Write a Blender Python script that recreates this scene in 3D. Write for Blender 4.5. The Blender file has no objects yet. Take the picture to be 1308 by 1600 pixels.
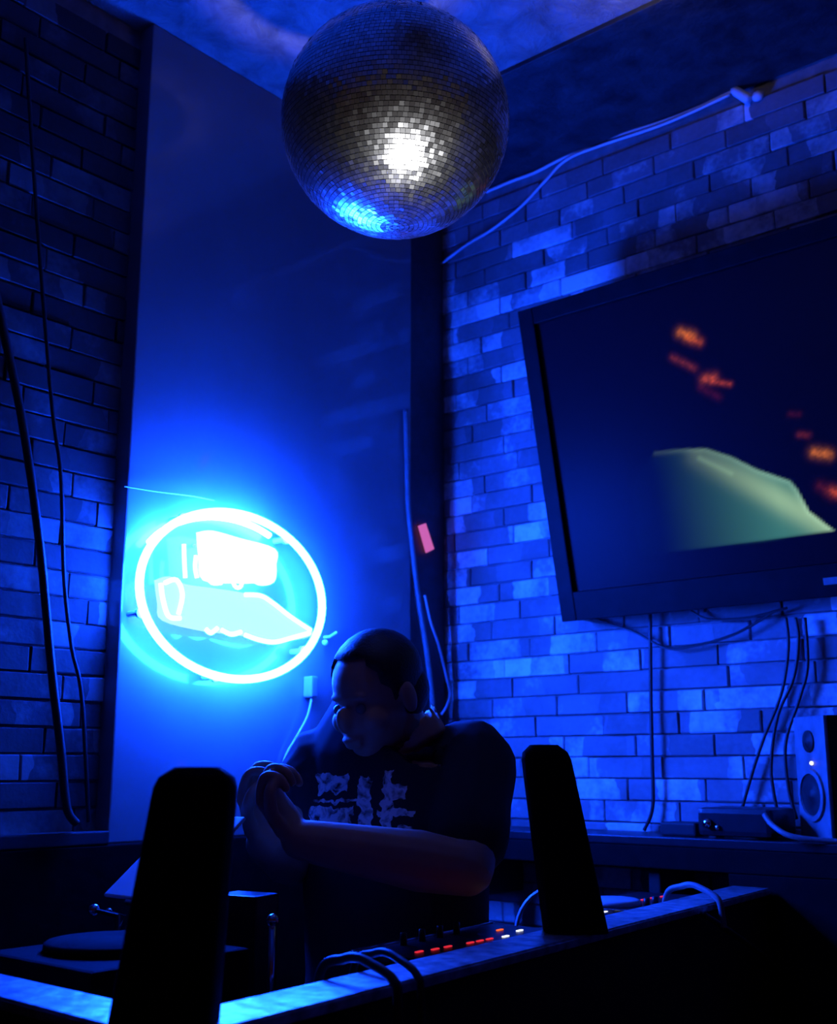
import bpy, bmesh, math, random
from mathutils import Vector, Matrix, Euler
PI = math.pi
random.seed(7)
S = bpy.context.scene
COL = S.collection

# ------------------------------------------------------------------ camera, world, lights, exposure
CAM = Vector((2.13, -2.65, 1.5)); HEAD = math.radians(40); PITCH = math.radians(12.5); FPX = 1800.0
cd = bpy.data.cameras.new('camera'); cam = bpy.data.objects.new('camera', cd); COL.objects.link(cam)
cam.location = CAM; cam.rotation_euler = (PI/2 + PITCH, 0, HEAD)
cd.sensor_fit = 'VERTICAL'; cd.sensor_height = 36; cd.lens = FPX/1600*36; cd.clip_start = .02
cd.dof.use_dof = True; cd.dof.focus_distance = 1.95; cd.dof.aperture_fstop = 5.0     # slightly soft hand-held night shot, sharpest at the ball
S.camera = cam
S.view_settings.view_transform = 'Standard'; S.view_settings.look = 'None'
S.view_settings.exposure = 0; S.view_settings.gamma = 1; S.view_settings.use_curve_mapping = False

NEON_COL = (.0028, .047, 1.0); NEON_STR = 460.0
w = bpy.data.worlds.new('world'); S.world = w; w.use_nodes = True
w.node_tree.nodes['Background'].inputs[0].default_value = (1, .22, .30, 1)     # dim warm glow of the bar room behind the camera
w.node_tree.nodes['Background'].inputs[1].default_value = .007
sp = bpy.data.lights.new('mirror_ball_pinspot', 'SPOT')                          # white pin spot on the bar floor, aimed up at the mirror ball
SPOT_POS = Vector((2.05, -1.92, .55)); BALL = Vector((.909, -1.259, 2.619)); BALL_R = .2025
spo = bpy.data.objects.new('mirror_ball_pinspot', sp); COL.objects.link(spo)
spo.location = SPOT_POS; spo.rotation_euler = (BALL - SPOT_POS).to_track_quat('-Z', 'Y').to_euler()
sp.energy = 420; sp.color = (.97, .97, 1); sp.spot_size = math.radians(10.5); sp.spot_blend = .5; sp.shadow_soft_size = .09

# ------------------------------------------------------------------ helpers
F0 = Vector((-math.sin(HEAD), math.cos(HEAD), 0)); RT = Vector((math.cos(HEAD), math.sin(HEAD), 0)); Z = Vector((0, 0, 1))
FW = F0*math.cos(PITCH) + Z*math.sin(PITCH); UP = Z*math.cos(PITCH) - F0*math.sin(PITCH)
def ray(x, y): return FW + RT*((x-654)/FPX) + UP*((800-y)/FPX)
def on(x, y, axis, c):                      # a sight line met with a wall or table plane of the room
    d = ray(x, y); return CAM + d*((c - CAM[axis])/d[axis])
def at(x, y, D): d = ray(x, y); return CAM + d*(D/d.dot(F0))

def obj(name, bm, m=None, parent=None, smooth=False):
    me = bpy.data.meshes.new(name)
    if isinstance(bm, bmesh.types.BMesh):
        bmesh.ops.recalc_face_normals(bm, faces=bm.faces); bm.to_mesh(me); bm.free()
    else: me = bm; me.name = name
    if smooth:
        for p in me.polygons: p.use_smooth = True
    o = bpy.data.objects.new(name, me); COL.objects.link(o)
    if m: me.materials.clear(); me.materials.append(m)
    if parent: o.parent = parent; o.matrix_parent_inverse = Matrix.Identity(4); o.matrix_basis = world_of(parent).inverted()
    return o
def world_of(o):
    m = Matrix.LocRotScale(o.location, o.rotation_euler, o.scale)
    return world_of(o.parent) @ m if o.parent else m
def tag(o, label, cat, group=None):
    o['label'] = label; o['category'] = cat
    if group: o['group'] = group
    return o
def thing(name, label, cat, loc, group=None):
    o = bpy.data.objects.new(name, None); COL.objects.link(o); o.location = loc; o.empty_display_size = .05
    return tag(o, label, cat, group)
def struct(o): o['kind'] = 'structure'; return o

def box(a, b, bev=0, bm=None, mat=None, seg=2):
    own = bmesh.new()
    bmesh.ops.create_cube(own, size=1)
    for v in own.verts: v.co = Vector([(a[i]+b[i])/2 + v.co[i]*(b[i]-a[i]) for i in range(3)])
    if bev: bmesh.ops.bevel(own, geom=list(own.edges), offset=bev, segments=seg, affect='EDGES', profile=.6)
    if mat: own.transform(mat)
    if bm is None: return own
    merge(bm, own); return bm
def merge(dst, src):
    me = bpy.data.meshes.new('tmp'); src.to_mesh(me); src.free(); dst.from_mesh(me); bpy.data.meshes.remove(me)
def tube(pts, r, n=8, closed=False, bm=None, cap=True, squash=None):
    bm = bm or bmesh.new(); pts = [Vector(p) for p in pts]; N = len(pts)
    rs = r if isinstance(r, (list, tuple)) else [r]*N
    up = None; rings = []
    for i, p in enumerate(pts):
        if closed: t = pts[(i+1) % N] - pts[i-1]
        else: t = pts[min(i+1, N-1)] - pts[max(i-1, 0)]
        t = t.normalized() if t.length > 1e-9 else Z
        if up is None: up = t.orthogonal().normalized() if squash is None else (squash - t*squash.dot(t)).normalized()
        up = (up - t*up.dot(t)); up = up.normalized() if up.length > 1e-6 else t.orthogonal().normalized()
        s = t.cross(up); rr = rs[i]; ra, rb = rr if isinstance(rr, (list, tuple)) else (rr, rr)
        rings.append([bm.verts.new(p + up*(math.cos(2*PI*k/n)*ra) + s*(math.sin(2*PI*k/n)*rb)) for k in range(n)])
    for i in range(N if closed else N-1):
        A, B = rings[i], rings[(i+1) % N]
        for k in range(n): bm.faces.new((A[k], A[(k+1) % n], B[(k+1) % n], B[k]))
    if not closed and cap: bm.faces.new(rings[0][::-1]); bm.faces.new(rings[-1])
    return bm
def spline(P, k=8):
    P = [Vector(p) for p in P]; out = []
    for i in range(len(P)-1):
        p0, p1, p2, p3 = P[max(i-1, 0)], P[i], P[i+1], P[min(i+2, len(P)-1)]
        for j in range(k):
            t = j/k
            out.append(.5*((2*p1) + (p2-p0)*t + (2*p0-5*p1+4*p2-p3)*t*t + (3*p1-p0-3*p2+p3)*t**3))
    return out + [P[-1]]
def lathe(prof, n=24, mat=None, bm=None):
    own = bmesh.new(); rings = []
    for r, z in prof:
        rings.append([own.verts.new((r*math.cos(2*PI*k/n), r*math.sin(2*PI*k/n), z)) for k in range(n)] if r > 1e-6 else [own.verts.new((0, 0, z))])
    for A, B in zip(rings, rings[1:]):
        for k in range(n):
            q = [A[k % len(A)], A[(k+1) % len(A)], B[(k+1) % len(B)], B[k % len(B)]]
            q = list(dict.fromkeys(q))
            if len(q) > 2: own.faces.new(q)
    if mat: own.transform(mat)
    if bm is None: return own
    merge(bm, own); return bm
def ball(c, r, n=12, bm=None):
    own = bmesh.new(); bmesh.ops.create_uvsphere(own, u_segments=n*2, v_segments=n, radius=1)
    rr = r if isinstance(r, (list, tuple)) else (r, r, r)
    for v in own.verts: v.co = Vector((v.co.x*rr[0], v.co.y*rr[1], v.co.z*rr[2])) + Vector(c)
    if bm is None: return own
    merge(bm, own); return bm
def frame(o, x, z):                         # matrix from an origin, an x axis and a rough z axis
    x = x.normalized(); y = z.cross(x).normalized(); z = x.cross(y)
    return Matrix(((x.x, y.x, z.x, o.x), (x.y, y.y, z.y, o.y), (x.z, y.z, z.z, o.z), (0, 0, 0, 1)))
def prism(poly, thick, m):                  # polygon in local xy, extruded along z
    bm = bmesh.new()
    a = [bm.verts.new((x, y, 0)) for x, y in poly]; b = [bm.verts.new((x, y, thick)) for x, y in poly]
    bm.faces.new(a[::-1]); bm.faces.new(b)
    for i in range(len(poly)): j = (i+1) % len(poly); bm.faces.new((a[i], a[j], b[j], b[i]))
    bm.transform(m); return bm

# ------------------------------------------------------------------ materials
def nodes(name):
    m = bpy.data.materials.new(name); m.use_nodes = True
    nt = m.node_tree; return m, nt, nt.nodes['Principled BSDF']
def plain(name, col, rough=.6, metal=0, spec=.5, noise=.25, scale=30, bump=0, coat=0):
    m, nt, b = nodes(name)
    b.inputs['Roughness'].default_value = rough; b.inputs['Metallic'].default_value = metal
    b.inputs['Specular IOR Level'].default_value = spec; b.inputs['Coat Weight'].default_value = coat; b.inputs['Coat Roughness'].default_value = .06
    tc = nt.nodes.new('ShaderNodeTexCoord'); nz = nt.nodes.new('ShaderNodeTexNoise'); nz.inputs['Scale'].default_value = scale; nz.inputs['Detail'].default_value = 5
    nt.links.new(tc.outputs['Object'], nz.inputs['Vector'])
    rp = nt.nodes.new('ShaderNodeValToRGB'); nt.links.new(nz.outputs['Fac'], rp.inputs[0])
    rp.color_ramp.elements[0].position = .3; rp.color_ramp.elements[1].position = .7
    rp.color_ramp.elements[0].color = (*[c*(1-noise) for c in col], 1); rp.color_ramp.elements[1].color = (*[min(1, c*(1+noise)) for c in col], 1)
    nt.links.new(rp.outputs[0], b.inputs['Base Color'])
    if bump:
        bp = nt.nodes.new('ShaderNodeBump'); bp.inputs['Strength'].default_value = bump; bp.inputs['Distance'].default_value = .01
        nt.links.new(nz.outputs['Fac'], bp.inputs['Height']); nt.links.new(bp.outputs[0], b.inputs['Normal'])
    return m
def glow(name, col, st):
    m, nt, b = nodes(name)
    b.inputs['Base Color'].default_value = (.02, .02, .02, 1)
    b.inputs['Emission Color'].default_value = (*col, 1); b.inputs['Emission Strength'].default_value = st
    return m
def brick_mat(name, k):
    m, nt, b = nodes(name); N = nt.nodes; L = nt.links
    tc = N.new('ShaderNodeTexCoord'); oi = N.new('ShaderNodeObjectInfo'); geo = N.new('ShaderNodeNewGeometry')
    fine = N.new('ShaderNodeTexNoise'); fine.inputs['Scale'].default_value = 70; fine.inputs['Detail'].default_value = 4; L.new(geo.outputs['Position'], fine.inputs['Vector'])
    nz = N.new('ShaderNodeTexNoise'); nz.inputs['Scale'].default_value = 9; nz.inputs['Detail'].default_value = 3; L.new(geo.outputs['Position'], nz.inputs['Vector'])
    # flakes of pale paint: blocky patches about half a brick long, on a per-brick tone
    sp_ = N.new('ShaderNodeSeparateXYZ'); L.new(geo.outputs['Position'], sp_.inputs[0])
    def mt(op, x_, y_):
        n_ = N.new('ShaderNodeMath'); n_.operation = op
        for i_, v_ in enumerate((x_, y_)):
            if isinstance(v_, (int, float)): n_.inputs[i_].default_value = v_
            else: L.new(v_, n_.inputs[i_])
        return n_.outputs[0]
    row = mt('FLOOR', mt('DIVIDE', mt('SUBTRACT', sp_.outputs[2], 1.418 - 26*.0543), .0543), 0)
    run = mt('ADD', mt('SUBTRACT', sp_.outputs[0], sp_.outputs[1]), mt('MULTIPLY', nz.outputs['Fac'], .10))
    cell = mt('FLOOR', mt('ADD', mt('MULTIPLY', run, 8.6), mt('MULTIPLY', row, .37)), 0)
    cc = N.new('ShaderNodeCombineXYZ'); L.new(cell, cc.inputs[0]); L.new(row, cc.inputs[1])
    wn_ = N.new('ShaderNodeTexWhiteNoise'); wn_.noise_dimensions = '2D'; L.new(cc.outputs[0], wn_.inputs['Vector'])
    sv = wn_
    def ma(x_, k_, add):
        n_ = N.new('ShaderNodeMath'); n_.operation = 'MULTIPLY_ADD'; L.new(x_, n_.inputs[0]); n_.inputs[1].default_value = k_
        if isinstance(add, float): n_.inputs[2].default_value = add
        else: L.new(add, n_.inputs[2])
        return n_.outputs[0]
    f2 = N.new('ShaderNodeMath'); f2.operation = 'ADD'; f2.inputs[1].default_value = 0
    L.new(ma(sv.outputs['Value'], .36, ma(oi.outputs['Random'], .22, ma(nz.outputs['Fac'], .5, ma(fine.outputs['Fac'], .2, -.05)))), f2.inputs[0])
    rp = N.new('ShaderNodeValToRGB'); L.new(f2.outputs[0], rp.inputs[0]); e = rp.color_ramp.elements
    e[0].position = .38; e[0].color = (.16*k, .12*k, .12*k, 1); e[1].position = .86; e[1].color = (.88*k, .82*k, .8*k, 1)
    x = e.new(.63); x.color = (.26*k, .21*k, .22*k, 1); x = e.new(.73); x.color = (.55*k, .52*k, .5*k, 1)
    L.new(rp.outputs[0], b.inputs['Base Color']); b.inputs['Roughness'].default_value = .75
    bp = N.new('ShaderNodeBump'); bp.inputs['Strength'].default_value = .35; bp.inputs['Distance'].default_value = .004
    L.new(fine.outputs['Fac'], bp.inputs['Height']); L.new(bp.outputs[0], b.inputs['Normal'])
    return m
def ceiling_mat():
    m, nt, b = nodes('rough_plaster'); N = nt.nodes; L = nt.links
    geo = N.new('ShaderNodeNewGeometry')
    nz = N.new('ShaderNodeTexNoise'); nz.inputs['Scale'].default_value = 11; nz.inputs['Detail'].default_value = 9; nz.inputs['Roughness'].default_value = .72; nz.inputs['Distortion'].default_value = .6
    L.new(geo.outputs['Position'], nz.inputs['Vector'])
    rp = N.new('ShaderNodeValToRGB'); L.new(nz.outputs['Fac'], rp.inputs[0]); e = rp.color_ramp.elements
    e[0].position = .3; e[0].color = (.14, .135, .12, 1); e[1].position = .7; e[1].color = (.46, .45, .40, 1)
    L.new(rp.outputs[0], b.inputs['Base Color']); b.inputs['Roughness'].default_value = .45
    bp = N.new('ShaderNodeBump'); bp.inputs['Strength'].default_value = 1; bp.inputs['Distance'].default_value = .03
    L.new(nz.outputs['Fac'], bp.inputs['Height']); L.new(bp.outputs[0], b.inputs['Normal'])
    return m
M = dict(
    brick=brick_mat('weathered_brick', 1), shadebrick=brick_mat('shaded_weathered_brick', .2), mortar=plain('mortar', (.2, .18, .18), .9, bump=.3),  # left wall's brick is the same brick darkened to imitate dim light
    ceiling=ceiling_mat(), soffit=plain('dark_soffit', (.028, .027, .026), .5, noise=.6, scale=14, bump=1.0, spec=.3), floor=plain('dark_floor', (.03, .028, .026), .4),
    board=plain('glossy_wall_board', (.20, .20, .215), .38, noise=.06, scale=6, spec=.5, coat=1),
    cornerpost=plain('dark_corner', (.05, .05, .055), .5, noise=.2),  # corner strip, darker than the board and bricks beside it
    black=plain('matt_black', (.012, .012, .012), .6, spec=.3), blackgloss=plain('black_plastic', (.012, .012, .014), .35, spec=.25),
    pad=plain('black_vinyl', (.006, .006, .006), .85, spec=.04, bump=.1),
    boothpanel=plain('booth_black_board', (.02, .018, .014), .8, spec=.2),
    ledge=plain('worn_metal_trim', (.62, .62, .62), .36, metal=.9, noise=.5, scale=45, bump=.2, spec=.9),
    worktop=plain('worktop_black', (.02, .02, .022), .5),
    whitecable=plain('white_cable', (.7, .7, .7), .5, noise=.05), blackcable=plain('black_cable', (.012, .012, .012), .5),
    greycable=plain('grey_cable', (.16, .16, .16), .5), tvblack=plain('television_black', (.006, .006, .007), .55, spec=.06), lidgrey=plain('lid_plastic', (.5, .5, .52), .5, noise=.05),
    chrome=plain('chrome', (.8, .8, .82), .15, metal=1, noise=.05), grey=plain('grey_plastic', (.35, .35, .36), .4, noise=.08),
    skin=plain('skin', (.5, .27, .2), .5, noise=.06), hair=plain('dark_hair', (.02, .015, .012), .5, scale=200, bump=.3),
    denim=plain('dark_trousers', (.015, .017, .03), .8), shoe=plain('black_shoe', (.02, .02, .02), .5),
    eye=plain('eye_white', (.2, .2, .2), .2, noise=.02),
    pink=glow('glowing_pink', (1, .2, .7), .6),  # the card's bright pink is put in as emission
    ballcore=plain('ball_core', (.02, .02, .025), .5), clear=plain('support_glass', (.75, .8, .8), .15, noise=.02),
    neon=glow('neon_blue', NEON_COL, NEON_STR), plate=glow('bloom_plate', (.007, .058, 1), 200), neontop=glow('neon_added_glow', NEON_COL, 900), script=glow('bloom_swoosh', (.44, .9, 1.0), 1.2),
    neonwhite=glow('neon_pale', NEON_COL, NEON_STR),
    red=glow('red_led', (1, .03, .05), .75), orange=glow('orange_led', (1, .12, .02), 1.2), white=glow('white_led', (.8, .85, 1), 1.6), blue=glow('blue_led', (.05, .15, 1), 1.5),
)

# ------------------------------------------------------------------ the setting
CEIL = 3.262
ceil = struct(obj('ceiling', box((-.25, -4.6, CEIL), (4.4, .25, CEIL+.1)), M['ceiling']))
floor = struct(obj('floor', box((-.25, -4.6, -.1), (4.4, .25, 0)), M['floor']))
wr = struct(obj('wall_right', box((-.25, .006, 0), (4.4, .25, CEIL)), M['mortar']))
wl = struct(obj('wall_left', box((-.25, -4.6, 0), (-.006, .006, CEIL)), M['mortar']))
PITCHZ = .0543; Z0 = 1.418 - 26*PITCHZ; BL = .215
rb = random.Random(3)
def brick_mesh(k, L, mt):
    r = random.Random(k); bm = bmesh.new(); bmesh.ops.create_cube(bm, size=1)
    for v in bm.verts: v.co = Vector((v.co.x*L, v.co.y*.02, v.co.z*(PITCHZ-.0035)))
    bmesh.ops.bevel(bm, geom=list(bm.edges), offset=.0022, segments=1, affect='EDGES')
    for v in bm.verts: v.co += Vector((r.uniform(-1, 1), r.uniform(-.6, .6), r.uniform(-1, 1)))*.0012
    bmesh.ops.recalc_face_normals(bm, faces=bm.faces)
    me = bpy.data.meshes.new('brick'); bm.to_mesh(me); bm.free(); me.materials.append(mt); return me
BV = {'r': [brick_mesh(k, BL-.004, M['brick']) for k in range(8)], 'l': [brick_mesh(k, BL-.004, M['shadebrick']) for k in range(8)]}
rest = {'r': bmesh.new(), 'l': bmesh.new()}
def lay(side, u0, u1, keep):
    row = 0; z = Z0
    while z < CEIL - .02:
        off = (0, .5, .25, .75)[row % 4]*BL + rb.uniform(-.02, .02); u = u0 - off
        while u < u1:
            a, b = max(u, u0), min(u+BL, u1)
            if b - a > .035:
                c = (a+b)/2; zc = z + PITCHZ/2; proud = rb.uniform(-.0025, .0025); rz = rb.uniform(-.006, .006); tz = rb.uniform(-.002, .002)
                if side == 'r': loc = Vector((c, .006+proud, zc)); rot = (0, rz*.5, tz)
                else: loc = Vector((-.006+proud, -c, zc)); rot = (rz*.5, 0, PI/2+tz)
                me = BV[side][rb.randrange(8)]; sc = Vector(((b-a)/BL, 1, 1))
                if zc + PITCHZ/2 > CEIL: pass
                elif keep(a, b, zc):
                    o = bpy.data.objects.new('brick', me); COL.objects.link(o); o.parent = wr if side == 'r' else wl
                    o.location = loc; o.rotation_euler = rot; o.scale = sc
                else:
                    t = bmesh.new(); t.from_mesh(me); t.transform(Matrix.LocRotScale(loc, Euler(rot), sc)); merge(rest[side], t)
            u += BL
        z += PITCHZ; row += 1
lay('r', .0, 3.0, lambda a, b, z: a < 1.32 and z > 1.1 and not (a > .56 and 1.96 < z < 2.72))
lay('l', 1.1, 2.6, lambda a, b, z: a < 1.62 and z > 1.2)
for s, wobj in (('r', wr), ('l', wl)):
    o = obj('brickwork', rest[s], M['brick' if s == 'r' else 'shadebrick'], wobj); o['kind'] = 'stuff'
BX = .05
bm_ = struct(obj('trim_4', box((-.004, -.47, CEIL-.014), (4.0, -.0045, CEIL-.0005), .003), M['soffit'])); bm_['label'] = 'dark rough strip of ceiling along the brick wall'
bd = struct(obj('trim_1', box((-.006, -1.170, 1.3455), (BX, -.205, CEIL), .004), M['board']))
bd['label'] = 'smooth glossy board covering the wall behind the blue neon sign'
cp = struct(obj('trim_2', box((-.006, -.205, 0), (.012, -.004, CEIL), .003), M['cornerpost']))
cp['label'] = 'dark corner strip between the board and the brick wall'
wn = struct(obj('trim_5', box((-.005, -3.6, 0), (BX+.006, -.2055, 1.345), .004), M['pad'])); wn['label'] = 'black panel standing in for shade on the lower wall behind the booth'  # black sheet put in where the lower wall falls into shade
dr = struct(obj('trim_3', box((.005, -2.6, 1.3455), (.056, -1.171, 1.372), .003), M['worktop'])); dr['label'] = 'dark dado rail on the brick wall'

# shelf along the brick wall
t = thing('wall_shelf', 'long black shelf running along the brick wall under the television', 'shelf', (1.0, -.01, 1.30))
obj('shelf_board', box((.06, -.20, 1.325), (2.2, -.008, 1.345), .003), M['blackgloss'], t)
obj('front_rail', box((.06, -.204, 1.275), (2.2, -.192, 1.324), .003), M['pad'], t)
obj('lower_panel', box((.96, -.204, 0), (2.2, -.192, 1.274), .003), M['pad'], t)
for x in (.25, .75, 1.7): obj('bracket', box((x, -.18, 1.18), (x+.03, -.008, 1.3245), .004), M['black'], t)

# ------------------------------------------------------------------ mirror ball
t = thing('mirror_ball', 'large mirrored disco ball hanging from the ceiling', 'disco ball', BALL)
obj('core', ball(BALL, BALL_R-.004, 32), M['ballcore'], t, True)
m, nt, b = nodes('mirror_tile'); b.inputs['Metallic'].default_value = 1; b.inputs['Roughness'].default_value = .26
oi = nt.nodes.new('ShaderNodeAttribute'); oi.attribute_name = 'tint'; nt.links.new(oi.outputs['Color'], b.inputs['Base Color']); M['mirror'] = m
bm = bmesh.new(); col = bm.loops.layers.float_color.new('tint'); rm = random.Random(11); rows = 76
for i in range(rows):
    th = PI*(i+.5)/rows - PI/2; h = PI*BALL_R/rows; n = max(4, int(2*PI*BALL_R*math.cos(th)/h))
    ph0 = rm.uniform(0, 1)
    for k in range(n):
        ph = 2*PI*(k+ph0)/n
        nrm = Vector((math.cos(th)*math.cos(ph), math.cos(th)*math.sin(ph), math.sin(th)))
        c = BALL + nrm*(BALL_R-.0006)
        nj = (nrm + Vector((rm.gauss(0, .045), rm.gauss(0, .045), rm.gauss(0, .045)))).normalized()
        e1 = Vector((-math.sin(ph), math.cos(ph), 0)); e1 = (e1-nj*e1.dot(nj)).normalized(); e2 = nj.cross(e1)
        s1 = PI*BALL_R*math.cos(th)/n*.93; s2 = h*.43
        lo = [bm.verts.new(c + e1*sx*s1 + e2*sy*s2) for sx, sy in ((-1, -1), (1, -1), (1, 1), (-1, 1))]
        f = bm.faces.new(lo); g = rm.uniform(.55, .85)
        for l in f.loops: l[col] = (g, g, g, 1)
me = bpy.data.meshes.new('mirror_tiles'); bm.to_mesh(me); bm.free()
o = obj('mirror_tiles', me, M['mirror'], t); o['kind'] = 'stuff'
obj('top_cap', lathe([(0, .018), (.03, .015), (.035, .0), (.035, -.012), (0, -.012)], 20, Matrix.Translation(BALL+Z*(BALL_R+.004))), M['chrome'], t, True)
bm = bmesh.new(); zz = BALL.z + BALL_R + .028; k = 0
while zz < CEIL-.05:
    a = PI/2*(k % 2); ring = [Vector((BALL.x + .006*math.cos(q)*math.cos(a), BALL.y + .006*math.cos(q)*math.sin(a), zz + .011*math.sin(q))) for q in [2*PI*j/10 for j in range(10)]]
    tube(ring, .0018, 6, True, bm); zz += .017; k += 1
obj('hanging_chain', bm, M['chrome'], t)
obj('ceiling_motor', lathe([(0, CEIL-.055), (.035, CEIL-.055), (.045, CEIL-.045), (.045, CEIL-.001), (0, CEIL-.001)], 20, Matrix.Translation((BALL.x, BALL.y, 0))), M['blackgloss'], t)

# pin spot fixture (the lamp that lights the ball stands on the bar floor outside the booth)
d = (BALL - SPOT_POS).normalized(); fm = frame(SPOT_POS - d*.13, d.orthogonal(), d)
t = thing('pinspot_lamp', 'small black floor spotlight aimed up at the mirror ball', 'spotlight', (SPOT_POS.x, SPOT_POS.y, 0))
obj('housing', lathe([(0, -.04), (.05, -.04), (.065, -.02), (.065, .1), (.06, .1), (.055, -.01), (0, -.01)], 24, fm), M['black'], t)
c = SPOT_POS - d*.1
obj('stand_pole', tube([(SPOT_POS.x+.10, SPOT_POS.y-.06, .02), (c.x+.06, c.y-.035, c.z)], .01), M['black'], t)
obj('stand_base', lathe([(0, 0), (.11, 0), (.11, .012), (0, .02)], 24, Matrix.Translation((SPOT_POS.x+.10, SPOT_POS.y-.06, 0))), M['black'], t)

# small warm uplight added out of view to tint the ceiling beside the ball
t = thing('added_ceiling_lamp', 'small warm lamp added out of view to tint the ceiling', 'lamp', (1.105, -.65, CEIL))
obj('rose', lathe([(0, 0), (.04, 0), (.035, -.02), (0, -.022)], 20, Matrix.Translation((1.105, -.65, CEIL-.0005))), M['black'], t, True)
obj('shade', lathe([(.012, -.105), (.05, -.09), (.075, -.055), (.078, -.05), (.072, -.053), (.046, -.084), (.0, -.098), (0, -.105), (.012, -.105)], 24, Matrix.Translation((1.105, -.65, CEIL))), M['black'], t, True)
for a in (0, 2.1, 4.2): obj('shade_arm', tube([(1.105+.03*math.cos(a), -.65+.03*math.sin(a), CEIL-.012), (1.105+.072*math.cos(a), -.65+.072*math.sin(a), CEIL-.053)], .002), M['black'], t)
obj('bulb', ball((1.105, -.65, CEIL-.055), .028, 10), glow('warm_bulb', (1, .85, .66), 45), t, True)

# ------------------------------------------------------------------ neon sign
NX = BX + .054; NC = Vector((NX, -.888, 1.89)); NA, NB = .277, .193
t = thing('neon_sign', 'oval blue-white neon sign glowing on the smooth wall board', 'neon sign', (BX, NC.y, NC.z-NB))
N_ = 72
RT_ = [(BX+.019, NC.y + NA*.965*math.cos(math.radians(a)), NC.z + NB*.965*math.sin(math.radians(a))) for a in range(62, 151, 4)]
obj('added_glow_tube', tube(RT_, .008, 10), M['neontop'], t, True)  # extra tube added behind the ring to brighten the board above
obj('ring_tube', tube([(NX, NC.y + NA*math.cos(2*PI*k/N_), NC.z + NB*math.sin(2*PI*k/N_)) for k in range(N_)], .0095, 12, True), M['neon'], t, True)
nm = frame(Vector((NX-.004, 0, 0)), Vector((0, 1, 0)), Vector((1, 0, 0)))   # local x = world y, local y = world z, local z = out of the wall
def pxpoly(pts): return [(q.y, q.z) for q in (on(160+x/3.27, 740+y/3.27, 0, NX) for x, y in pts)]
def rounded(poly, k=4):
    q = spline([Vector((x, y, 0)) for x, y in poly+poly[:1]], k)[:-1]; return [(v.x, v.y) for v in q]
obj('word_bloom', prism(rounded(pxpoly([(485, 300), (560, 292), (700, 330), (880, 385), (885, 470), (865, 552), (770, 560), (700, 560), (520, 545), (495, 420)])), .006, nm), M['plate'], t)  # this plate and the next imitate bloom that fills the lettering
obj('swoosh_bloom', prism(rounded(pxpoly([(270, 545), (340, 525), (420, 565), (560, 585), (720, 610), (860, 650), (930, 705), (1060, 790), (1060, 830), (980, 850), (870, 862), (700, 825), (520, 805), (310, 750), (285, 660)])), .006, nm), M['script'], t)
def pxtube(pts, name, r=.005, m='neonwhite'):
    P = [Vector((NX+.006, q.y, q.z)) for q in (on(160+x/3.27, 740+y/3.27, 0, NX) for x, y in pts)]
    return obj(name, tube(spline(P, 5), r, 8), M[m], t, True)
for pts in ([(408, 362), (410, 450), (415, 535)], [(470, 420), (465, 480), (475, 535)], [(520, 320), (525, 430), (540, 550), (600, 560)],
            [(600, 540), (605, 420), (620, 330), (660, 420), (660, 560), (700, 575), (715, 450), (720, 370)],
            [(770, 380), (765, 470), (775, 555), (860, 550), (870, 460), (850, 390)]):
    pxtube(pts, 'letter_tube')
for pts in ([(290, 560), (300, 640), (330, 730), (390, 740)], [(310, 560), (370, 545), (400, 620), (380, 720)], [(520, 795), (545, 815), (580, 790)],
            [(600, 800), (650, 822), (700, 810)], [(720, 825), (790, 850), (870, 862), (960, 840), (1050, 815)], [(720, 620), (800, 625), (860, 660), (950, 730), (1055, 800)]):
    pxtube(pts, 'script_tube', .0055)
for a in (-100, -35, 55, 125, 200):
    q = Vector((BX, NC.y + NA*math.cos(math.radians(a)), NC.z + NB*math.sin(math.radians(a))))
    s = obj('tube_support', tube([q + Vector((.0005, 0, 0)), q + Vector((.034, 0, 0)), q + Vector((.036, 0, 0)), q + Vector((.044, 0, 0))], [.007, .007, .012, .012], 10), M['clear'], t)
for (ya, za), k in (((-.98, 2.0), 0), ((-.78, 2.0), 1), ((-.98, 1.86), 2), ((-.78, 1.83), 3)):
    obj('plate_standoff', tube([(BX+.0005, ya, za), (NX-.005, ya, za)], .004, 8), M['clear'], t)
q = on(515, 995, 0, BX+.02); qa = on(526, 988, 0, BX+.025); qb = on(508, 1004, 0, BX+.02)
obj('wire_hook', tube([(BX+.001, q.y, q.z), q, qa], .004), M['clear'], t); obj('end_cap', ball(qb, .008, 8), M['clear'], t, True)
q = on(487, 1073, 0, BX+.02)
cap = obj('power_plug', box((BX+.0008, q.y-.011, q.z-.026), (BX+.032, q.y+.011, q.z+.026), .004), M['grey'], t)
P = [on(487, 1092, 0, BX+.02), on(480, 1120, 0, BX+.02), on(463, 1152, 0, BX+.015), on(447, 1180, 0, BX+.01), on(440, 1210, 0, BX+.009)]
P.append(Vector((BX+.009, P[-1].y-.02, 1.36))); obj('power_cord', tube(spline(P), .003), M['whitecable'], t)
P = [on(195, 760, 0, BX+.008), on(245, 768, 0, BX+.02), on(300, 775, 0, BX+.03), on(335, 782, 0, NX-.012)]
obj('hanging_wire', tube(spline(P), .0015, 6), M['whitecable'], t)

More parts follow.
